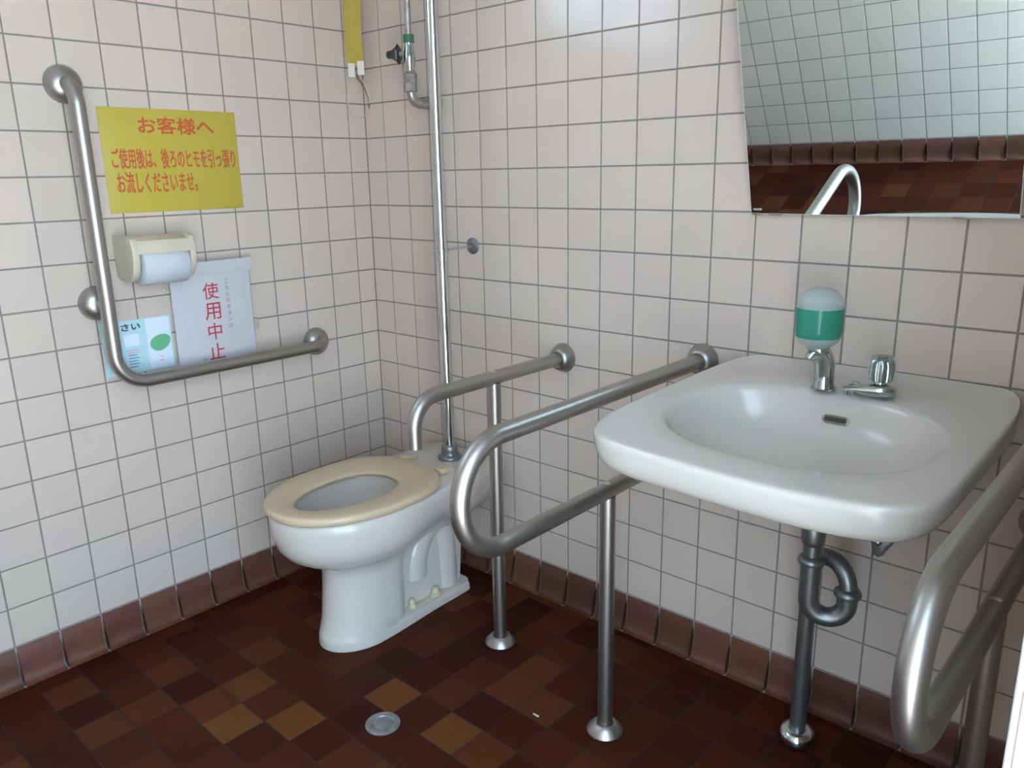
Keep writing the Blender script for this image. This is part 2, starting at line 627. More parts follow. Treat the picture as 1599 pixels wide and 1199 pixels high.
# window high in the left wall
g = G()
for a in (((WY0, WY0-.03), (WZ0, WZ1)), ((WY1, WY1+.03), (WZ0, WZ1)), ((WY0, WY1), (WZ0, WZ0+.03)), ((WY0, WY1), (WZ1-.03, WZ1)), (((WY0+WY1)/2-.015, (WY0+WY1)/2+.015), (WZ0, WZ1))):
    g.box(-.08, -.03, a[0][0], a[0][1], a[1][0], a[1][1])
win = struct(obj('window_1', g, 'alu', bevel=.002))
for s in (0, 1):
    g = G()
    ya = WY0-.03 if s == 0 else (WY0+WY1)/2-.015
    yb = (WY0+WY1)/2+.015 if s == 0 else WY1+.03
    g.box(-.057, -.053, ya, yb, WZ0+.03, WZ1-.03)
    obj('pane', g, 'window_glass', win)

# ------------------------------------------------------------------ grab bars
BR = .0172
def flange(name, parent, c, axis, R=.039, H=.03, mat_='steel', top=.0235):
    g = G()
    g.lathe([(R-.001, 0), (R, .002), (R-.001, .005), (top+.006, H-.006), (top+.001, H-.001), (top-.002, H), (BR+.0006, H-.001), (BR+.0005, H-.012)], c, axis, 40, True, False)
    return obj(name, g, mat_, parent, sharp=28)
def dome(name, parent, c, axis, R=.042, H=.032):
    g = G()
    prof = [(R, 0)] + [(R*math.cos(a)**.8 if a < PI/2-.01 else .001, H*math.sin(a)) for a in [PI/2*k/10 for k in range(0, 10)]]
    prof = [p for p in prof if p[0] > BR-.002]
    g.lathe(prof, c, axis, 40, True, True)
    return obj(name, g, 'steel', parent, sharp=60)

# L-shaped bar on the left wall
LY, LZ0, LZ1, LY2, LX = -.858, .704, 1.403, -.244, .068
t = thing('grab_bar', 'L-shaped brushed steel grab bar screwed to the left tiled wall', 'grab bar', (0, LY, LZ0))
g = G()
g.tube(fillet([(.01, LY, LZ1), (LX, LY, LZ1), (LX, LY, LZ0), (LX, LY2, LZ0), (.01, LY2, LZ0)], [.05, .075, .05], 12), BR, 24)
obj('rail', g, 'steel', t)
g = G(); g.tube([(.01, LY, .901), (LX-.004, LY, .901)], .012, 20)
obj('stub', g, 'steel', t)
for y, z in ((LY, LZ1), (LY, .901), (LY2, LZ0)):
    dome('flange', t, (0.0004, y, z), (1, 0, 0))

def weld(t, c):
    g = G()
    rings = []
    for k in range(6):
        a = PI/2*k/6
        rings.append([(c[0]+.009*math.cos(a)*math.cos(b), c[1]+.0065*math.cos(a)*math.sin(b), c[2]+.0022*math.sin(a)) for b in [2*PI*j/14 for j in range(14)]])
    g.loft(rings, True, True, True)
    obj('weld_spot', g, 'weld', t)

# rail beside the toilet, free end turned down
AX, AZ, APY = .774, .716, -.27
t = thing('toilet_handrail', 'brushed steel handrail beside the toilet with its free end bent down', 'handrail', (AX, APY, 0))
g = G(); g.tube(fillet([(AX, -.002, AZ), (AX, -.527, AZ), (AX, -.527, .608)], [.068], 14), BR, 24)
obj('rail', g, 'steel', t)
g = G(); g.tube([(AX, APY, .004), (AX, APY, AZ-.012)], .0165, 24)
obj('post', g, 'steel', t)
flange('wall_flange', t, (AX, -.0004, AZ), (0, -1, 0))
flange('floor_flange', t, (AX, APY, .0008), (0, 0, 1), R=.0405, H=.022)
weld(t, (AX, APY-.005, AZ+BR-.0012))

def u_rail(label, x, yfront, zt, zb, py):
    t = thing('basin_handrail', label, 'handrail', (x, py, 0), 'looped steel rails flanking the washbasin')
    r = (zt-zb)/2
    g = G(); g.tube(fillet([(x, -.002, zt), (x, yfront, zt), (x, yfront, zb), (x, -.002, zb)], [r*.985, r*.985], 22), BR, 24)
    obj('rail', g, 'steel', t)
    g = G(); g.tube([(x, py, .004), (x, py, zb-.012)], .0165, 24)
    obj('post', g, 'steel', t)
    flange('wall_flange', t, (x, -.0004, zt), (0, -1, 0))
    flange('wall_flange', t, (x, -.0004, zb), (0, -1, 0))
    flange('floor_flange', t, (x, py, .0008), (0, 0, 1), R=.0405, H=.022)
    weld(t, (x, py-.005, zb+BR-.0012))
    return t
u_rail('looped steel handrail between the toilet and the white washbasin', 1.181, -.785, .767, .566, -.372)
u_rail('looped steel handrail near the camera at the right of the washbasin', 1.869, -.808, .767, .562, -.372)

# ------------------------------------------------------------------ polar outlines
def resample(poly, c, N=96):
    """radius of a star-shaped polygon around c at N even angles"""
    P = [Vector((p[0]-c[0], p[1]-c[1])) for p in poly]
    out = []
    for k in range(N):
        a = 2*PI*k/N
        d = Vector((math.cos(a), math.sin(a)))
        best = 0
        for i in range(len(P)):
            p, q = P[i], P[(i+1) % len(P)]
            e = q-p
            den = d.x*e.y-d.y*e.x
            if abs(den) < 1e-12:
                continue
            tt = (p.x*e.y-p.y*e.x)/den
            ss = (p.x*d.y-p.y*d.x)/den
            if tt > 0 and -1e-6 <= ss <= 1+1e-6:
                best = max(best, tt)
        out.append((c[0]+d.x*best, c[1]+d.y*best))
    return out

def rrect(x0, x1, y0, y1, rf, rb, bow=0.0, n=10):
    """rounded rectangle, front radius rf (at y0), back radius rb (at y1), front edge bowed"""
    out = []
    for cx, cy, r, a0 in ((x1-rf, y0+rf, rf, -PI/2), (x1-rb, y1-rb, rb, 0), (x0+rb, y1-rb, rb, PI/2), (x0+rf, y0+rf, rf, PI)):
        for k in range(n+1):
            a = a0+PI/2*k/n
            out.append((cx+r*math.cos(a), cy+r*math.sin(a)))
    m, hw = (x0+x1)/2, (x1-x0)/2
    ym = (y0+y1)/2
    return [(x, y-bow*max(0, 1-((x-m)/hw)**2)*max(0, min(1, (ym-y)/(ym-y0)))) for x, y in out]

def egg(xc, hw, yf, yr, ym, nf=2.0, nr=2.6, n=60):
    out = []
    for k in range(n):
        a = 2*PI*k/n
        ca, sa = math.cos(a), math.sin(a)
        e = nr if sa > 0 else nf
        out.append((xc+hw*math.copysign(abs(ca)**(2/e), ca), ym+(yr-ym if sa > 0 else ym-yf)*math.copysign(abs(sa)**(2/e), sa)))
    return out

# ------------------------------------------------------------------ toilet
XC = .447
TC = (XC, -.45)
def body_outline(hw, yf, ym, wr, yb, yr, rr=.03):
    """egg-shaped front joined to a rear part of half width wr that starts at yb and ends at yr"""
    half = []
    for k in range(19):
        a = PI/2*k/18
        half.append((hw*math.sin(a), ym-(ym-yf)*math.cos(a)))
    for k in range(1, 9):
        s = k/8
        s2 = s**5 if wr < .06 else s*s*(3-2*s)
        half.append((hw+(wr-hw)*s2, ym+(yb-ym)*s))
    for k in range(0, 7):
        a = PI/2*k/6
        half.append((wr-rr+rr*math.cos(a), yr-rr+rr*math.sin(a)))
    return [(XC+w, y) for w, y in half] + [(XC-w, y) for w, y in reversed(half[1:])]

t = thing('toilet', 'white ceramic western toilet with an open cream seat in the tiled corner', 'toilet', (XC, -.4, 0))
lev = [  # z, hw, yf, ym, wr, yb, yr
    (.001, .091, -.592, -.47, .076, -.2, -.115), (.006, .092, -.593, -.47, .077, -.2, -.113), (.024, .0905, -.591, -.47, .0765, -.2, -.115),
    (.03, .0895, -.589, -.47, .075, -.2, -.118), (.031, .0895, -.588, -.47, .047, -.36, -.125), (.08, .0885, -.578, -.45, .046, -.36, -.12),
    (.15, .087, -.57, -.45, .046, -.36, -.115), (.20, .088, -.566, -.45, .048, -.36, -.105), (.225, .093, -.572, -.45, .058, -.35, -.095),
    (.24, .108, -.592, -.45, .07, -.33, -.085), (.255, .132, -.628, -.455, .088, -.27, -.075), (.275, .156, -.658, -.45, .108, -.24, -.065),
    (.30, .172, -.678, -.45, .125, -.22, -.055), (.33, .180, -.687, -.45, .138, -.21, -.045), (.365, .183, -.69, -.45, .147, -.2, -.035),
    (.385, .183, -.69, -.45, .15, -.2, -.03), (.393, .179, -.686, -.45, .147, -.2, -.033), (.3955, .174, -.681, -.45, .142, -.2, -.04)]
rings = []
for z, hw, yf, ym, wr, yb, yr in lev:
    rings.append([(x, y, z) for x, y in resample(body_outline(hw, yf, ym, wr, yb, yr), TC, 112)])
for z, sc in ((.3945, 1.0), (.385, .97), (.36, .99), (.32, .93), (.27, .78), (.22, .55), (.18, .34), (.165, .2)):
    o = egg(XC, .118*sc, -.47-.17*sc, -.47+.145*sc, -.47, 2.1, 2.3)
    rings.append([(x, y, z) for x, y in resample(o, (XC, -.47), 112)])
g = G(); g.loft(rings, True, True, True)
bowl = obj('bowl', g, 'ceramic', t, sharp=38)
g = G()
o = egg(XC, .118*.62, -.47-.17*.62, -.47+.145*.62, -.47, 2.1, 2.3)
rw = resample(o, (XC, -.47), 112)
g.loft([[(x, y, .236) for x, y in rw], [(x, y, .237) for x, y in rw]], True, True, True)
obj('water', g, 'water', t)
# trapway relief on the sides
g = G()
path = []
ctrl = [(-.30, .10), (-.298, .14), (-.285, .185), (-.262, .22), (-.235, .235), (-.21, .225), (-.192, .18), (-.185, .1), (-.185, .02)]
for i in range(len(ctrl)-1):
    for k in range(5):
        s = k/5
        p0, p1, p2, p3 = [Vector(ctrl[min(max(j, 0), len(ctrl)-1)]) for j in (i-1, i, i+1, i+2)]
        q = .5*((2*p1)+(-p0+p2)*s+(2*p0-5*p1+4*p2-p3)*s*s+(-p0+3*p1-3*p2+p3)*s**3)
        path.append((XC, q.x, q.y))
path.append((XC, *ctrl[-1]))
Pp = [Vector(p) for p in path]
rings = []
for i, p in enumerate(Pp):
    tt = (Pp[min(i+1, len(Pp)-1)]-Pp[max(i-1, 0)]).normalized()
    nn = Vector((1, 0, 0)); bb = tt.cross(nn)
    rings.append([p+nn*.06*math.cos(2*PI*k/28)+bb*.05*math.sin(2*PI*k/28) for k in range(28)])
g.loft(rings, True, True, True)
obj('trapway', g, 'ceramic', t, sharp=60)
# stained ledge of the foot, fixing caps
for s in (1, -1):
    g = G()
    g.loft([[(XC+s*.0475, y0, z), (XC+s*.069, y0, z), (XC+s*.069, y1, z), (XC+s*.0475, y1, z)] for y0, y1, z in ((-.355, -.165, .0285), (-.355, -.165, .0318))], True, True, True)
    obj('foot_ledge', g, 'stained', t, label='yellowed ledge of the foot')
for s in (1, -1):
    for y, k in ((-.338, 1.0), (-.25, 1.35)):
        g = G()
        g.lathe([(.0125*k, 0), (.0125*k, .006), (.0095*k, .009), (.0095*k, .016), (.007*k, .022), (.002, .024)], (XC+s*.058, y, .0316), (0, 0, 1), 20)
        obj('bolt_cap', g, 'cap', t)
# seat
SCN = (XC+.002, -.47)
so = lambda d: resample(egg(SCN[0], .182-d, -.699+d, -.243-d, -.45, 2.15, 2.7), SCN, 112)
si = lambda d: resample(egg(SCN[0]+.002, .094+d, -.635-d, -.345+d, -.47, 2.0, 2.3), SCN, 112)
def mix(a, b, s):
    return [(p[0]*(1-s)+q[0]*s, p[1]*(1-s)+q[1]*s) for p, q in zip(a, b)]
oo, ii = so(0), si(0)
rr = [(so(.004), .3975), (so(.0), .402), (so(.0), .4115), (so(.003), .4165), (so(.008), .419), (mix(so(.01), ii, .3), .4195), (mix(so(.01), ii, .65), .417), (mix(so(.01), ii, .88), .413), (si(.002), .4105), (si(-.002), .407), (si(-.001), .402), (si(.004), .3975)]
rings = [[(x, y, z) for x, y in r] for r, z in rr]
g = G(); g.loft(rings+[rings[0]], True)
seat = obj('seat', g, 'seat', t, sharp=60, label='open cream plastic toilet seat ring')
for s in (-1, 1):
    g = G(); g.box(XC+s*.075-.016, XC+s*.075+.016, -.236, -.206, .3955, .413)
    obj('hinge', g, 'seat', seat, bevel=.005, bseg=3)
# faint fixing screws of the hinge
for s in (-1, 1):
    g = G(); g.lathe([(.011, 0), (.011, .004), (.007, .007), (.002, .008)], (XC+s*.075, -.188, .3952), (0, 0, 1), 16)
    obj('hinge_nut', g, 'cap', seat)

# ------------------------------------------------------------------ flush pipe
PX, PY = .449, -.121
t = thing('flush_pipe', 'tall worn chrome flush pipe rising from the back of the toilet', 'pipe', (PX, PY, .396))
g = G(); g.tube([(PX, PY, .40), (PX, PY, ZC-.002)], .0158, 28)
obj('pipe', g, 'chrome', t)
g = G()
g.lathe([(.034, 0), (.0345, .004), (.033, .008), (.024, .012), (.022, .02), (.0235, .024), (.0235, .036), (.021, .04), (.0162, .041)], (PX, PY, .396), (0, 0, 1), 32)
obj('spud_ring', g, 'dull_pipe', t, sharp=50)
g = G(); g.lathe([(.0162, 0), (.0192, .001), (.0197, .005), (.0192, .009), (.0162, .010)], (PX, PY, .985), (0, 0, 1), 28, False, False)
cl = obj('clamp', g, 'chrome', t)
g = G(); g.tube([(PX, PY+.016, .991), (PX, -.008, .993)], .0035, 12)
obj('clamp_arm', g, 'chrome', cl)
g = G(); g.lathe([(.023, 0), (.023, .002), (.019, .005), (.009, .008), (.007, .014), (.004, .015)], (PX, -.0004, .993), (0, -1, 0), 28)
obj('clamp_flange', g, 'dull_pipe', cl)

# ------------------------------------------------------------------ water supply valve beside the flush pipe
VX, VY = .318, -.088
t = thing('stop_valve', 'weathered water stop valve with black handle on the wall behind the flush pipe', 'valve', (VX, -.002, 1.37))
g = G(); g.tube(fillet([(VX, -.003, 1.378), (VX, VY, 1.378), (VX, VY, 1.435)], [.03], 10), .0135, 20)
obj('elbow', g, 'valve_metal', t)
g = G(); g.lathe([(.03, 0), (.03, .003), (.024, .006), (.0136, .008)], (VX, -.0004, 1.378), (0, -1, 0), 28)
obj('wall_flange', g, 'valve_metal', t)
g = G(); g.lathe([(.0136, 0), (.0175, .002), (.0175, .020), (.0165, .024), (.0185, .028), (.0185, .046), (.014, .050), (.0115, .056)], (VX, VY, 1.405), (0, 0, 1), 8)
obj('union_nut', g, 'valve_metal', t, sharp=25)
g = G(); g.lathe([(.0112, 0), (.0112, .012), (.0145, .018), (.0155, .035), (.0145, .05), (.012, .06), (.012, .075)], (VX, VY, 1.455), (0, 0, 1), 20)
body = obj('valve_body', g, 'tap_chrome', t, sharp=50)
hd = Vector((-.86, -.5, 0)).normalized()
g = G(); g.tube([Vector((VX, VY, 1.503))+hd*.01, Vector((VX, VY, 1.503))+hd*.034], .0075, 14)
obj('spindle', g, 'valve_metal', body)
g = G(); g.lathe([(.004, 0), (.024, .002), (.026, .006), (.017, .014), (.011, .024), (.009, .036), (.003, .038)], Vector((VX, VY, 1.503))+hd*.026, hd, 6)
obj('handle', g, 'black', body, sharp=25)
g = G(); g.lathe([(.0098, 0), (.0145, .001), (.0145, .02), (.0098, .021)], (VX, VY, 1.530), (0, 0, 1), 20)
obj('tape_ring', g, 'green_ring', t)
g = G(); g.tube([(VX, VY, 1.53), (VX+.002, VY, 1.7), (VX, VY, ZC-.002)], .0085, 16)
obj('supply_pipe', g, 'valve_metal', t)

# ------------------------------------------------------------------ pull strip with cords
def on_ray(u, v, x=None, y=None):
    d = fwd + r2*((u-799.5)/FPX) + u2*((599.5-v)/FPX)
    k = (x-CAM.x)/d.x if x is not None else (y-CAM.y)/d.y
    return CAM+d*k
c0 = on_ray(556, 104, x=.055)
t = thing('pull_strip', 'long yellow pull strip with taped end and looped cords hanging in the corner', 'pull cord', c0)
sx = Vector((.72, .69, 0)).normalized()
g = G()
n_ = 10
for side in (0, 1):
    pass
off = Vector((sx.y, -sx.x, 0))*.0012
rings = []
for k in range(n_+1):
    z = c0.z + (1.9-c0.z)*k/n_
    c = Vector((c0.x-.004*math.sin(k*.9), c0.y-.008*(z-c0.z), z))
    w = .0245
    rings.append([c-sx*w-off, c+sx*w-off, c+sx*w+off, c-sx*w+off])
g.loft(rings, True, True, True)
obj('strip', g, 'strip', t, sharp=30)
g = G()
for s in (-1, 1):
    cc = c0+sx*(.0135*s)+Vector((0, 0, .003*s))
    g.loft([[cc-sx*.0095-off*2+Vector((0, 0, z)), cc+sx*.0095-off*2+Vector((0, 0, z)), cc+sx*.0095+off*2+Vector((0, 0, z)), cc-sx*.0095+off*2+Vector((0, 0, z))] for z in (-.026, .012)], True, True, True)
obj('tape_end', g, 'tape', t, label='two whitish tape tabs at the lower end')
g = G()
pts_ = [c0+sx*(.0+.034*math.sin(a)*(1 if a < PI else .95))+Vector((0, 0, -.075-.058*-math.cos(a))) for a in [2*PI*k/40 for k in range(41)]]
pts_ = [c0+Vector((0, 0, -.02)), c0+Vector((0, 0, -.03))] + [c0+sx*(.032*math.sin(a))+Vector((0, 0, -.088+.056*math.cos(a))) for a in [2*PI*k/40 for k in range(41)]]
g.tube(pts_, .0013, 8)
obj('nylon_loop', g, 'clear_line', t)
g = G()
g.tube([c0+Vector((0, 0, -.02)), c0+sx*.002+Vector((0, 0, -.03)), c0+sx*.012+Vector((0, 0, -.045)), c0+sx*.022+Vector((0, 0, -.065)), c0+sx*.029+Vector((0, 0, -.085)), c0+sx*.031+Vector((0, 0, -.105))], [.003, .0042, .0026, .0018, .0014, .0012], 10)
g.tube([c0+sx*.031+Vector((0, 0, -.1)), c0+sx*.031+Vector((0, 0, -.107)), c0+sx*.030+Vector((0, 0, -.118))], [.001, .0034, .001], 10)
obj('cord', g, 'cord', t)
g = G(); g.tube([Vector((rings[-1][0])).lerp(Vector(rings[-1][2]), .5)+Vector((0, 0, -.01)), (c0.x, c0.y, ZC-.002)], .0015, 8)
obj('upper_cord', g, 'cord', t)

# ------------------------------------------------------------------ lettering
def glyphs(body, bold=0.0):
    c = bpy.data.curves.new('txt', 'FONT')
    c.body = body
    c.size = 1
    c.offset = bold
    c.resolution_u = 3
    o = bpy.data.objects.new('txt', c)
    COL.objects.link(o)
    dg = bpy.context.evaluated_depsgraph_get()
    me = bpy.data.meshes.new_from_object(o.evaluated_get(dg))
    V = [tuple(v.co) for v in me.vertices]
    F = [tuple(p.vertices) for p in me.polygons]
    bpy.data.objects.remove(o)
    bpy.data.curves.remove(c)
    bpy.data.meshes.remove(me)
    return V, F

def letter_block(g, body, y0, y1, z0, z1, x, bold=.012):
    """fit the line into a rectangle on the left wall (reading along +y)"""
    V, F = glyphs(body, 0)
    if not V:
        return
    a0, a1 = min(v[0] for v in V), max(v[0] for v in V)
    b0, b1 = min(v[1] for v in V), max(v[1] for v in V)
    for k, (dy, dz) in enumerate(((0, 0), (bold, 0), (0, bold), (bold, bold))):
        g.add([(x+.00001*k, y0+dy+(v[0]-a0)/(a1-a0)*(y1-y0), z0+dz+(v[1]-b0)/(b1-b0)*(z1-z0)) for v in V], F)

def flat_obj(name, g, m, parent, **k):
    return obj(name, g, m, parent, **k)

# yellow notice
SY0, SY1, SZ0, SZ1 = -.793, -.4385, 1.111, 1.359
t = thing('yellow_notice', 'laminated yellow notice with orange Japanese writing on the left wall', 'sign', (0, (SY0+SY1)/2, SZ0))
g = G(); g.box(.0006, .003, SY0, SY1, SZ0, SZ1)
obj('sheet', g, 'yellow', t, bevel=.0008)
H_, W_ = SZ1-SZ0, SY1-SY0
fy = lambda a: SY0+W_*a
fz = lambda b: SZ1-H_*b
g = G()
letter_block(g, 'お客様へ', fy(.262), fy(.815), fz(.24), fz(.082), .0034, .0016)
letter_block(g, 'ご使用後は、後ろのヒモを引っ張り', fy(.055), fy(.965), fz(.575), fz(.385), .0034, .0012)
letter_block(g, 'お流しくださいませ。', fy(.07), fy(.645), fz(.81), fz(.61), .0034, .0012)
obj('lettering', g, 'orange_print', t)['kind'] = 'stuff'

# ------------------------------------------------------------------ toilet paper holder + roll
HY0, HY1 = -.795, -.648
t = thing('paper_holder', 'cream plastic toilet paper holder under the yellow notice', 'paper holder', (0, (HY0+HY1)/2, .96))
g = G(); g.box(.0006, .012, HY0+.004, HY1-.004, .955, 1.055)
obj('back_plate', g, 'cream', t, bevel=.003)
g = G()
pr = [(.006, 1.056), (.05, 1.058), (.085, 1.056), (.104, 1.048), (.112, 1.034), (.114, 1.018), (.109, 1.018), (.106, 1.032), (.099, 1.042), (.082, 1.048), (.05, 1.05), (.006, 1.048)]
rings = [[(p[0], y, p[1]-dz) for p in pr] for y, dz in ((HY0+.002, .003), (HY0+.006, 0), (HY1-.006, 0), (HY1-.002, .003))]
g.loft(rings, True, True, True)
obj('cover', g, 'cream', t, sharp=35)
for y0, y1 in ((HY0-.006, HY0+.012), (HY1-.01, HY1+.006)):
    g = G()
    pr2 = [(.006, .958), (.055, .948), (.085, .955), (.103, .972), (.112, 1.0), (.113, 1.03), (.104, 1.052), (.085, 1.060), (.006, 1.060)]
    g.loft([[(a, y0, b) for a, b in pr2], [(a, y1, b) for a, b in pr2]], True, True, True)
    obj('side_arm', g, 'cream', t, bevel=.004, bseg=3)
g = G()
RC = (.072, .988)
rl0, rl1 = HY0+.018, HY1-.016
g.lathe([(.019, 0), (.0465, 0), (.0485, .002), (.0485, rl1-rl0-.002), (.0465, rl1-rl0), (.019, rl1-rl0)], (RC[0], rl0, RC[1]), (0, 1, 0), 48, False, False)
t2 = thing('toilet_roll', 'white toilet paper roll in the cream wall holder', 'toilet paper', (RC[0], (rl0+rl1)/2, RC[1]-.0485))
obj('tissue', g, 'roll', t2, sharp=50)
g = G(); g.lathe([(.0192, .0005), (.0192, rl1-rl0-.0005), (.0175, rl1-rl0-.0005), (.0175, .0005)], (RC[0], rl0, RC[1]), (0, 1, 0), 32, False, False)
obj('core', g, 'core', t2)

# ------------------------------------------------------------------ push-button plate covered by the paper notice
t = thing('button_plate', 'grey push-button plate on the wall half hidden behind the white notice', 'control panel', (0, -.53, .75))
g = G(); g.box(.0006, .016, -.66, -.449, .752, .972)
obj('plate', g, 'panel', t, bevel=.003)
g = G(); g.box(.0006, .014, -.449, -.434, .775, .805)
obj('latch', g, 'panel', t, bevel=.002)
t = thing('white_notice', 'white paper notice with red vertical Japanese characters in a clear sleeve', 'notice', (.022, -.565, .69))
def bent(y, z):
    s = (y+.68)/.225
    return .0225+.005*math.sin(PI*s)+(.007*max(0, (z-.93)/.05) if s > .25 else 0)
g = G()
ny, nz = 16, 18
NY0, NY1, NZ0, NZ1 = -.681, -.456, .692, .962
V = []
for k in (0, 1):
    for j in range(nz+1):
        for i in range(ny+1):
            y = NY0+(NY1-NY0)*i/ny
            z = NZ0+(NZ1-NZ0)*j/nz-.012*(1-i/ny)*(j/nz)
            V.append((bent(y, z)+k*.0005, y, z))
F = []
W1 = ny+1
for k in (0, 1):
    b0 = k*W1*(nz+1)
    for j in range(nz):
        for i in range(ny):
            q = (b0+j*W1+i, b0+j*W1+i+1, b0+(j+1)*W1+i+1, b0+(j+1)*W1+i)
            F.append(q if k else tuple(reversed(q)))
g.add(V, F)
obj('sheet', g, 'paper', t)
g = G(); V = []; F = []
for j in range(5):
    for i in range(ny+1):
        y = -.62+(.168)*i/ny
        z = .945+.034*j/4
        V.append((bent(y, z)+.0022+.001*math.sin(j), y+.004, z))
for j in range(4):
    for i in range(ny):
        F.append((j*W1+i, j*W1+i+1, (j+1)*W1+i+1, (j+1)*W1+i))
g.add(V, F)
V2 = [(v[0]-.0006, v[1], v[2]) for v in V]
g.add(V2, [tuple(reversed(f)) for f in F])
obj('sleeve_top', g, 'paper', t, label='folded sleeve edge along the top')
# fold creases seen as thin ridges of the clear sleeve
for yy in (-.652, -.474):
    g = G(); g.tube([(bent(yy, .70)+.0009, yy, .70), (bent(yy, .94)+.0009, yy, .94)], .0006, 6)
    obj('sleeve_crease', g, 'paper', t)
def vertical(g, chars, yc, ztop, w, h, pitch, x, bold=.01):
    for i, ch in enumerate(chars):
        V, F = glyphs(ch, bold)
        if not V:
            continue
        a0, a1 = min(v[0] for v in V), max(v[0] for v in V)
        b0, b1 = min(v[1] for v in V), max(v[1] for v in V)
        cx, cy = (a0+a1)/2, (b0+b1)/2
        s = max(a1-a0, b1-b0)
        zc = ztop-pitch*i-h/2
        P = []
        for v in V:
            y = yc+(v[0]-cx)/s*w
            z = zc+(v[1]-cy)/s*h
            P.append((bent(y, z)+x, y, z))
        g.add(P, F)
g = G(); vertical(g, '使用中止', -.575, .922, .045, .045, .0545, .0009, .004)
obj('red_characters', g, 'red_print', t, label='red characters')
g = G(); vertical(g, 'こちらのボタンは', -.527, .927, .0125, .0125, .0172, .0009, .012)
vertical(g, 'です', -.612, .722, .013, .013, .018, .0009, .012)
obj('small_characters', g, 'grey_print', t, label='small grey characters')['kind'] = 'stuff'

# card behind the bar
CY0, CY1, CZ0, CZ1 = -.858, -.683, .712, .848
t = thing('instruction_card', 'pale cyan and white instruction card on the wall behind the L-shaped bar', 'card', (0, (CY0+CY1)/2, CZ0))
g = G(); g.box(.0006, .0022, CY0, CY1, CZ0, CZ1)
obj('card', g, 'paper_c', t)
g = G(); g.box(.0022, .0026, CY0+.11, CY1-.004, CZ0+.004, CZ1-.002)
obj('white_panel', g, 'paper_w', t)
g = G(); g.box(.0022, .0026, CY0+.052, CY0+.09, CZ0+.07, CZ0+.1)
obj('white_field', g, 'paper_w', t)
g = G()
V = [(.003, CY0+.143+.027*math.cos(a)*(1+.12*math.sin(a)), CZ0+.068+.021*math.sin(a)+.004*math.cos(a)) for a in [2*PI*k/32 for k in range(32)]]
g.add(V, [tuple(range(32))])
V = [(v[0]-.0004, v[1], v[2]) for v in V]
g.add(V, [tuple(reversed(range(32)))])
obj('green_oval', g, 'green_print', t)
g = G(); letter_block(g, 'ださい', CY0+.02, CY0+.095, CZ0+.11, CZ0+.127, .0029, .0014)
obj('title', g, 'dark_print', t)
g = G()
for i in range(2):
    g.box(.0026, .0029, CY0+.055, CY0+.085, CZ0+.058-i*.006, CZ0+.0602-i*.006)
g.box(.0026, .0029, CY0+.135, CY0+.147, CZ0+.02, CZ0+.023); g.box(.0026, .0029, CY0+.136, CY0+.146, CZ0+.03, CZ0+.032)
obj('pink_lines', g, 'pale_print', t)['kind'] = 'stuff'
g = G()
for i in range(5):
    g.box(.0023, .0029, CY0+.058, CY0+.08+.004*(i % 2), CZ0+.045-i*.0075, CZ0+.048-i*.0075)
obj('blue_lines', g, 'blue_print', t)
g = G(); g.lathe([(.006, 0), (.006, .003), (.004, .006), (.001, .007)], (.0004, -.686, .912), (1, 0, 0), 16)
tag(obj('clear_stud', g, 'tape'), 'tiny clear adhesive stud between the paper roll and white notice', 'stud')

# ------------------------------------------------------------------ washbasin
RIM = [(1.335, -.0015), (1.305, -.02), (1.285, -.06), (1.262, -.14), (1.238, -.28), (1.223, -.40), (1.2205, -.45), (1.231, -.495), (1.26, -.528),
       (1.31, -.544), (1.369, -.55), (1.492, -.559), (1.597, -.561), (1.687, -.554), (1.764, -.533), (1.797, -.503), (1.813, -.448), (1.818, -.365),
       (1.823, -.245), (1.825, -.126), (1.818, -.06), (1.80, -.02), (1.775, -.0015)]
for _ in range(1):
    q = []
    for k in range(len(RIM)):
        a, b = RIM[k], RIM[(k+1) % len(RIM)]
        q += [(a[0]*.75+b[0]*.25, a[1]*.75+b[1]*.25), (a[0]*.25+b[0]*.75, a[1]*.25+b[1]*.75)]
    RIM = q
BC = (1.527, -.31)
NB = 128
RIM = resample(RIM, BC, NB)
t = thing('washbasin', 'wide white ceramic wall-hung washbasin below the tilted mirror', 'washbasin', (BC[0], -.28, .6))
SL = .11      # the rim falls gently towards the front
def slope(pts, z):
    return [(x, y, z+SL*y) for x, y in pts]
def bo(d):
    out = []
    for x, y in RIM:
        vx, vy = x-BC[0], y-BC[1]
        r = math.hypot(vx, vy)
        k = .06 if vy/r > .75 else (1 if vy/r < .3 else 1-.94*(vy/r-.3)/.45)
        out.append((BC[0]+vx/r*(r-d*k), min(BC[1]+vy/r*(r-d*k), -.0008)))
    return out
def bi(sc, dy=0):
    out = []
    for k in range(72):
        th = 2*PI*k/72
        ca, sa = math.cos(th), math.sin(th)
        e = 2.35
        out.append((1.528+.229*sc*math.copysign(abs(ca)**(2/e), ca), -.31+dy+.163*sc*math.copysign(abs(sa)**(2/e), sa)))
    return resample(out, (1.528, -.31+dy), NB)
rings = []
for d, z in ((.22, .674), (.19, .676), (.155, .692), (.12, .713), (.085, .727), (.055, .733), (.036, .7345), (.024, .737), (.014, .744), (.007, .756), (.003, .770), (.0005, .785), (.0, .7925), (.0015, .7975), (.0045, .8003), (.009, .8012), (.02, .8005)):
    rings.append(slope(bo(d), z))
ri = bi(1.0)
rings.append(slope([(x*.5+p*.5, y*.5+q*.5) for (x, y), (p, q) in zip(bo(.02), ri)], .7995))
for sc, z, dy in ((1.05, .7972, 0), (1.015, .795, 0), (.99, .79, 0), (.965, .78, .001), (.935, .767, .003), (.895, .752, .006), (.83, .735, .01), (.72, .716, .01), (.55, .701, .003), (.3, .692, -.008), (.1, .689, -.012)):
    rings.append(slope(bi(sc, dy), z))
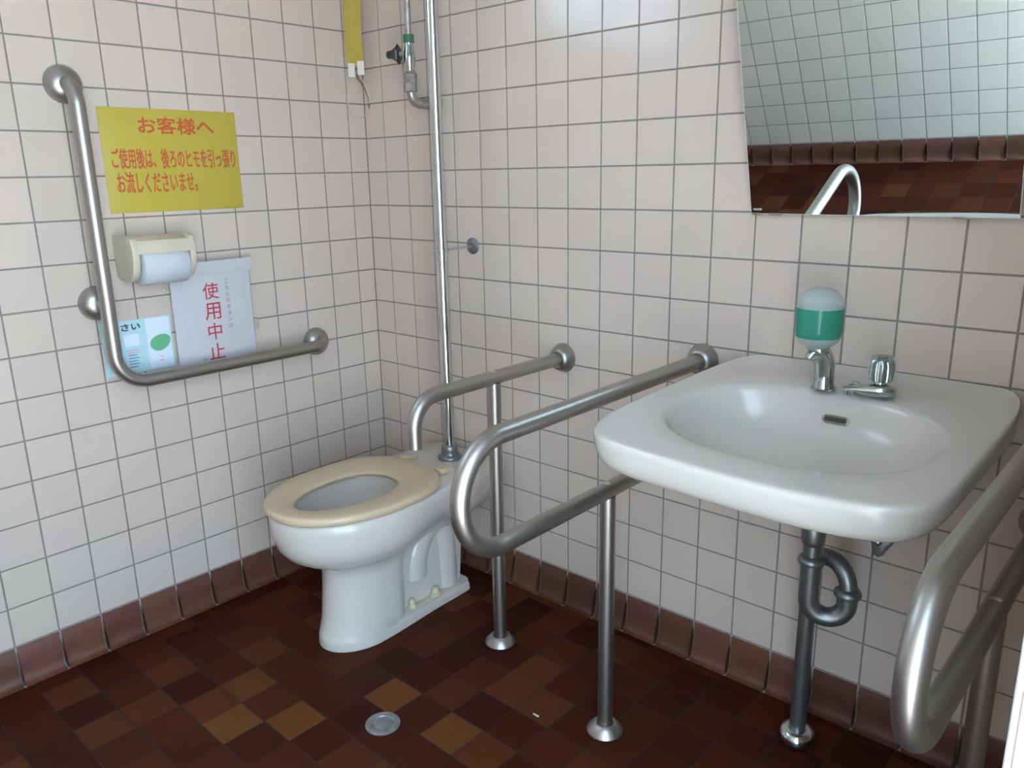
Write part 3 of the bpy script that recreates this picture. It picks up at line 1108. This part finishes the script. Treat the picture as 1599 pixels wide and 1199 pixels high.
g = G(); g.loft(rings, True, True, True)
basin = obj('bowl', g, 'ceramic', t, sharp=50)
# overflow slot on the rear slope of the bowl, outlet
ov = Vector((1.544, -.1605, .733))
nrm = Vector((0, -.9, .44)).normalized(); ux = Vector((1, 0, 0)); uy = nrm.cross(ux)
def stadium(hw, r, d):
    pts = []
    for k in range(24):
        a = 2*PI*k/24
        cx = hw-r if math.cos(a) >= 0 else -(hw-r)
        pts.append(ov+ux*(cx+r*math.cos(a))+uy*(r*math.sin(a))+nrm*d)
    return pts
g = G(); g.loft([stadium(.0245, .0078, -.012), stadium(.0245, .0078, .003), stadium(.0225, .0062, .0036), stadium(.0212, .0055, .0026)], True, True, True)
ovo = obj('overflow_slot', g, 'overflow', t)
g = G(); g.loft([stadium(.0205, .0045, .0), stadium(.0205, .0045, .0031)], True, True, True)
obj('slot_shade_plug', g, 'slot_shade', ovo)  # solid plug, no real opening: the slot's inner shade is its colour
g = G(); g.lathe([(.022, 0), (.022, .003), (.017, .004), (.012, .002), (.003, .002)], (1.528, -.322, .6536), (0, 0, 1), 28)
obj('outlet', g, 'tap_chrome', t)

# ------------------------------------------------------------------ soap dispenser
def lift(g, dz):
    g.v = [(p[0], p[1], p[2]+dz) for p in g.v]
    return g
DX, DY, DZS = 1.512, -.149, -.0155
t = thing('soap_dispenser', 'chrome soap dispenser with upturned bottle of green liquid on the washbasin', 'soap dispenser', (DX, DY, .7855))
g = G()
rings = []
for z, r, oy, ox in ((.8005, .0205, 0, 0), (.806, .021, 0, 0), (.812, .0185, 0, 0), (.83, .0178, 0, 0), (.848, .0185, -.001, -.001), (.86, .0195, -.003, -.003), (.868, .0205, -.006, -.006), (.876, .0208, -.009, -.009), (.881, .0195, -.01, -.01)):
    rings.append([(DX+ox+r*math.cos(a), DY+oy+r*math.sin(a), z) for a in [2*PI*k/28 for k in range(28)]])
g.loft(rings, True, True, True)
pump = obj('pump_body', lift(g, DZS), 'tap_chrome', t, sharp=60)
g = G(); g.tube([(DX-.008, DY-.012, .872), (DX-.018, DY-.024, .868), (DX-.022, DY-.03, .862)], [.0125, .011, .007], 18)
obj('nozzle', lift(g, DZS), 'tap_chrome', pump)
g = G(); g.lathe([(.0225, 0), (.0225, .004), (.0195, .005)], (DX, DY, .8008), (0, 0, 1), 28)
obj('base_ring', lift(g, DZS), 'tap_chrome', pump)
bx, by = DX-.013, DY-.011
g = G()
prof = [(.017, .876), (.019, .881), (.028, .887), (.036, .894), (.0405, .902), (.042, .912), (.042, .956), (.0405, .966), (.036, .976), (.028, .985), (.016, .991), (.002, .993)]
g.lathe([(r, z) for r, z in prof], (bx, by, 0), (0, 0, 1), 40)
bt = obj('bottle', lift(g, DZS), 'bottle', t, sharp=60, label='milky plastic bottle turned upside down')
bt.data.materials.append(M['bottle_wet'])
for p in bt.data.polygons:
    zz = p.center.z+.7855-DZS
    p.material_index = 1 if .8995 < zz < .957 else 0
g = G(); g.lathe([(.02, .8935), (.034, .897), (.0393, .904), (.0412, .913), (.0412, .9565), (.001, .9565)], (bx, by, 0), (0, 0, 1), 40)
obj('liquid_soap', lift(g, DZS), 'soap', bt, sharp=50, label='green liquid soap')

# ------------------------------------------------------------------ tap
TX, TY, TZS = 1.611, -.143, -.0145
t = thing('tap', 'chrome washbasin tap with a clear fluted knob', 'tap', (TX, TY, .7865))
g = G()
dirv = Vector((-.93, -.36, 0)).normalized()
sv = Vector((-dirv.y, dirv.x, 0))
rings = []
for s, w, zb, zt in ((-.026, .008, .803, .82), (-.02, .018, .801, .824), (-.005, .0205, .801, .8265), (.01, .019, .801, .825), (.025, .0155, .803, .822), (.04, .0125, .807, .819), (.055, .0105, .808, .816), (.062, .009, .8085, .8145)):
    c = Vector((TX, TY, 0))+dirv*s
    zc, hz = (zb+zt)/2, (zt-zb)/2
    rings.append([c+sv*(w*math.copysign(abs(math.cos(a))**.75, math.cos(a)))+Vector((0, 0, zc+hz*math.copysign(abs(math.sin(a))**.75, math.sin(a)))) for a in [2*PI*k/24 for k in range(24)]])
g.loft(rings, True, True, True)
tb = obj('tap_body', lift(g, TZS), 'tap_chrome', t, sharp=60)
g = G(); c = Vector((TX, TY, .8085))+dirv*.05
g.lathe([(.0085, -.003), (.0092, 0), (.0092, .004), (.004, .006)], c+Vector((0, 0, -.004)), (0, 0, 1), 18)
obj('spout', lift(g, TZS), 'tap_chrome', tb)
g = G(); c = Vector((TX-.047, TY+.012, .806))
g.lathe([(.009, -.004), (.0105, .004), (.011, .009), (.008, .012), (.002, .013)], c, (0, 0, 1), 20)
obj('plug_chain_stay', lift(g, TZS), 'tap_chrome', tb)
g = G(); g.lathe([(.0105, 0), (.0105, .008), (.008, .012), (.007, .05), (.005, .051)], (TX, TY, .8245), (0, 0, 1), 20)
obj('stem', lift(g, TZS), 'tap_chrome', tb)
g = G()
rings = []
for z, r in ((.831, .0195), (.834, .0215), (.845, .0232), (.858, .0228), (.869, .0205), (.8755, .0165), (.8765, .012)):
    rings.append([(TX+r*(1-.055*(1+math.cos(8*a))/2)*math.cos(a), TY+r*(1-.055*(1+math.cos(8*a))/2)*math.sin(a), z) for a in [2*PI*k/64 for k in range(64)]])
g.loft(rings, True, True, True)
kn = obj('knob', lift(g, TZS), 'knob_clear', t, sharp=60, label='clear fluted plastic knob')
g = G()
rings = []
for z, r in ((.833, .0155), (.845, .0165), (.860, .0155), (.866, .012)):
    rings.append([(TX+r*(1-.16*(1+math.cos(8*a))/2)*math.cos(a), TY+r*(1-.16*(1+math.cos(8*a))/2)*math.sin(a), z) for a in [2*PI*k/64 for k in range(64)]])
g.loft(rings, True, True, True)
obj('knob_insert', lift(g, TZS), 'tap_chrome', kn, sharp=30)

# ------------------------------------------------------------------ drain trap below the basin
IX, IY = 1.531, -.187
QX, QY = 1.597, -.163
FXp, FYp = 1.511, -.131
t = thing('drain_trap', 'grey metal drain pipe with a looped trap running from washbasin to floor', 'drain pipe', (FXp, FYp, 0))
TR = .0192
g = G(); g.tube([(IX, IY, .634), (IX, IY, .44)], .0172, 24)
g.lathe([(.0173, 0), (.0205, .003), (.0225, .012), (.0225, .05), (.0205, .054), (.0205, .058)], (IX, IY, .487), (0, 0, 1), 28)
obj('tailpiece', g, 'dull_pipe', t, sharp=50)
U0 = .338
hd_ = (Vector((QX, QY))-Vector((IX, IY))).length/2*.985
g = G(); g.tube(fillet([(IX, IY, .455), (IX, IY, U0), (QX, QY, U0), (QX, QY, .40)], [hd_, hd_], 14), TR, 24)
obj('u_bend', g, 'dull_pipe', t)
ho_ = (Vector((QX, QY))-Vector((FXp, FYp))).length/2*.985
g = G(); g.tube(fillet([(QX, QY, .385), (QX, QY, .449), (FXp, FYp, .449), (FXp, FYp, .36)], [ho_, ho_], 14), .0168, 24)
obj('over_bend', g, 'dull_pipe', t)
for c in ((IX, IY, .446), (QX, QY, .388)):
    g = G(); g.lathe([(.0182, 0), (.0245, .002), (.0258, .007), (.0245, .012), (.0215, .015), (.0178, .019)], c, (0, 0, 1), 30)
    obj('union_nut', g, 'dull_pipe', t, sharp=50)
g = G(); g.tube([(FXp, FYp, .38), (FXp, FYp, .004)], .0165, 24)
obj('floor_pipe', g, 'dull_pipe', t)
g = G(); g.lathe([(.036, 0), (.039, .004), (.0395, .012), (.037, .022), (.031, .03), (.023, .033), (.0168, .032)], (FXp, FYp, .0008), (0, 0, 1), 36)
obj('floor_flange', g, 'chrome', t, sharp=60)

# small bracket beneath the basin
KX, KY, KZ = 1.63, -.115, .49
t = thing('basin_bracket', 'small grey metal bracket with a screw beneath the washbasin', 'bracket', (KX, KY, KZ))
g = G()
front = [(-.042, .05), (-.037, .026), (-.014, .001), (-.009, -.02), (0, -.025), (.009, -.02), (.012, -.002), (.036, .026), (.042, .05)]
g.loft([[(KX+a, KY+.10, KZ+b) for a, b in front], [(KX+a, KY-.004*(1-abs(a)/.042)*1.5, KZ+b) for a, b in front]], True, True, True)
obj('arm', g, 'bracket', t, bevel=.002)
g = G(); g.lathe([(.0075, 0), (.0075, .003), (.005, .006), (.001, .007)], (KX-.001, KY-.006, KZ+.008), (0, -1, 0), 16)
obj('screw', g, 'screw', t)

# ------------------------------------------------------------------ tilted mirror
MX0, MX1, MZ0, TILT, ML = 1.284, 1.7685, 1.0975, .274, .62
MYB = -.015
ev = Vector((0, -math.sin(TILT), math.cos(TILT)))
en = Vector((0, -math.cos(TILT), -math.sin(TILT)))
B0 = Vector((0, MYB, MZ0))
def mpt(x, v, n):
    return Vector((x, 0, 0))+B0+ev*v+en*n
def mbox(g, x0, x1, v0, v1, n0, n1):
    vv = [mpt(x, v, n) for n in (n0, n1) for x, v in ((x0, v0), (x1, v0), (x1, v1), (x0, v1))]
    g.add(vv, [(3, 2, 1, 0), (4, 5, 6, 7), (0, 1, 5, 4), (1, 2, 6, 5), (2, 3, 7, 6), (3, 0, 4, 7)])
t = thing('mirror', 'frameless tilted wall mirror above the washbasin', 'mirror', ((MX0+MX1)/2, MYB, MZ0))
g = G(); mbox(g, MX0, MX1, 0, ML, -.0055, -.0002)
obj('glass', g, 'mirror_edge', t)
g = G(); mbox(g, MX0+.0012, MX1-.0012, .0012, ML-.0012, -.0004, .0002)
obj('reflecting_face', g, 'mirror', t, label='silvered reflecting face')
g = G(); mbox(g, MX0+.006, MX1-.006, .003, ML-.003, -.010, -.0056)
obj('backing', g, 'panel', t)
for xa, xb in ((MX0+.001, MX0+.022), (MX0+.04, MX0+.066), (MX1-.105, MX1-.072)):
    g = G(); mbox(g, xa, xb, -.0022, .0015, -.011, .0018)
    obj('clip', g, 'valve_metal', t, bevel=.0006)
g = G(); mbox(g, MX0+.006, MX0+.024, .0075, .0115, .0002, .0006)
obj('maker_label', g, 'mirror_label', t)
for xx in (MX0+.06, MX1-.06):
    top = mpt(xx, ML-.05, -.0105)
    g = G(); g.loft([[(xx-.01, -.0006, top.z-.02), (xx+.01, -.0006, top.z-.02), (xx+.01, -.0006, top.z+.02), (xx-.01, -.0006, top.z+.02)], [(xx-.01, top.y, top.z-.02), (xx+.01, top.y, top.z-.02), (xx+.01, top.y, top.z+.0), (xx-.01, top.y, top.z+.0)]], True, True, True)
    obj('wall_arm', g, 'steel', t)
for xx in (MX0+.06, MX1-.06):
    g = G()
    g.loft([[(xx-.012, -.0006, MZ0-.0), (xx+.012, -.0006, MZ0-.0), (xx+.012, -.0006, MZ0+.02), (xx-.012, -.0006, MZ0+.02)], [(xx-.012, MYB+.0085, MZ0+.003), (xx+.012, MYB+.0085, MZ0+.003), (xx+.012, MYB+.004, MZ0+.02), (xx-.012, MYB+.004, MZ0+.02)]], True, True, True)
    obj('lower_mount', g, 'steel', t)

# ------------------------------------------------------------------ floor drain, scrap
FDX, FDY = .794, -.68
t = thing('floor_drain', 'round dull metal floor drain cover in the brown tiled floor', 'drain', (FDX, FDY, 0))
g = G(); g.lathe([(.039, -.001), (.039, .0025), (.037, .0036), (.025, .0036), (.0235, .0022), (.0225, .0022)], (FDX, FDY, .0008), (0, 0, 1), 40, True, False)
obj('rim', g, 'drain', t, sharp=30)
g = G(); g.lathe([(.0224, .0005), (.022, .003), (.018, .0042), (.01, .0046), (.001, .0047)], (FDX, FDY, .0008), (0, 0, 1), 36)
lid = obj('lid', g, 'drain', t, sharp=30)
g = G(); g.box(FDX-.011, FDX+.011, FDY-.0016, FDY+.0016, .0052, .0062)
obj('grip_bar', g, 'drain', lid)
sp = Vector((0, 0, 0))
d = fwd + r2*((837-799.5)/FPX) + u2*((599.5-1117)/FPX)
sp = CAM + d*(-CAM.z/d.z)
g = G(); g.box(sp.x-.008, sp.x+.008, sp.y-.002, sp.y+.0015, .0004, .0022)
tag(obj('paper_scrap', g, 'scrap', bevel=.0004), 'tiny white scrap lying on the brown floor', 'scrap')
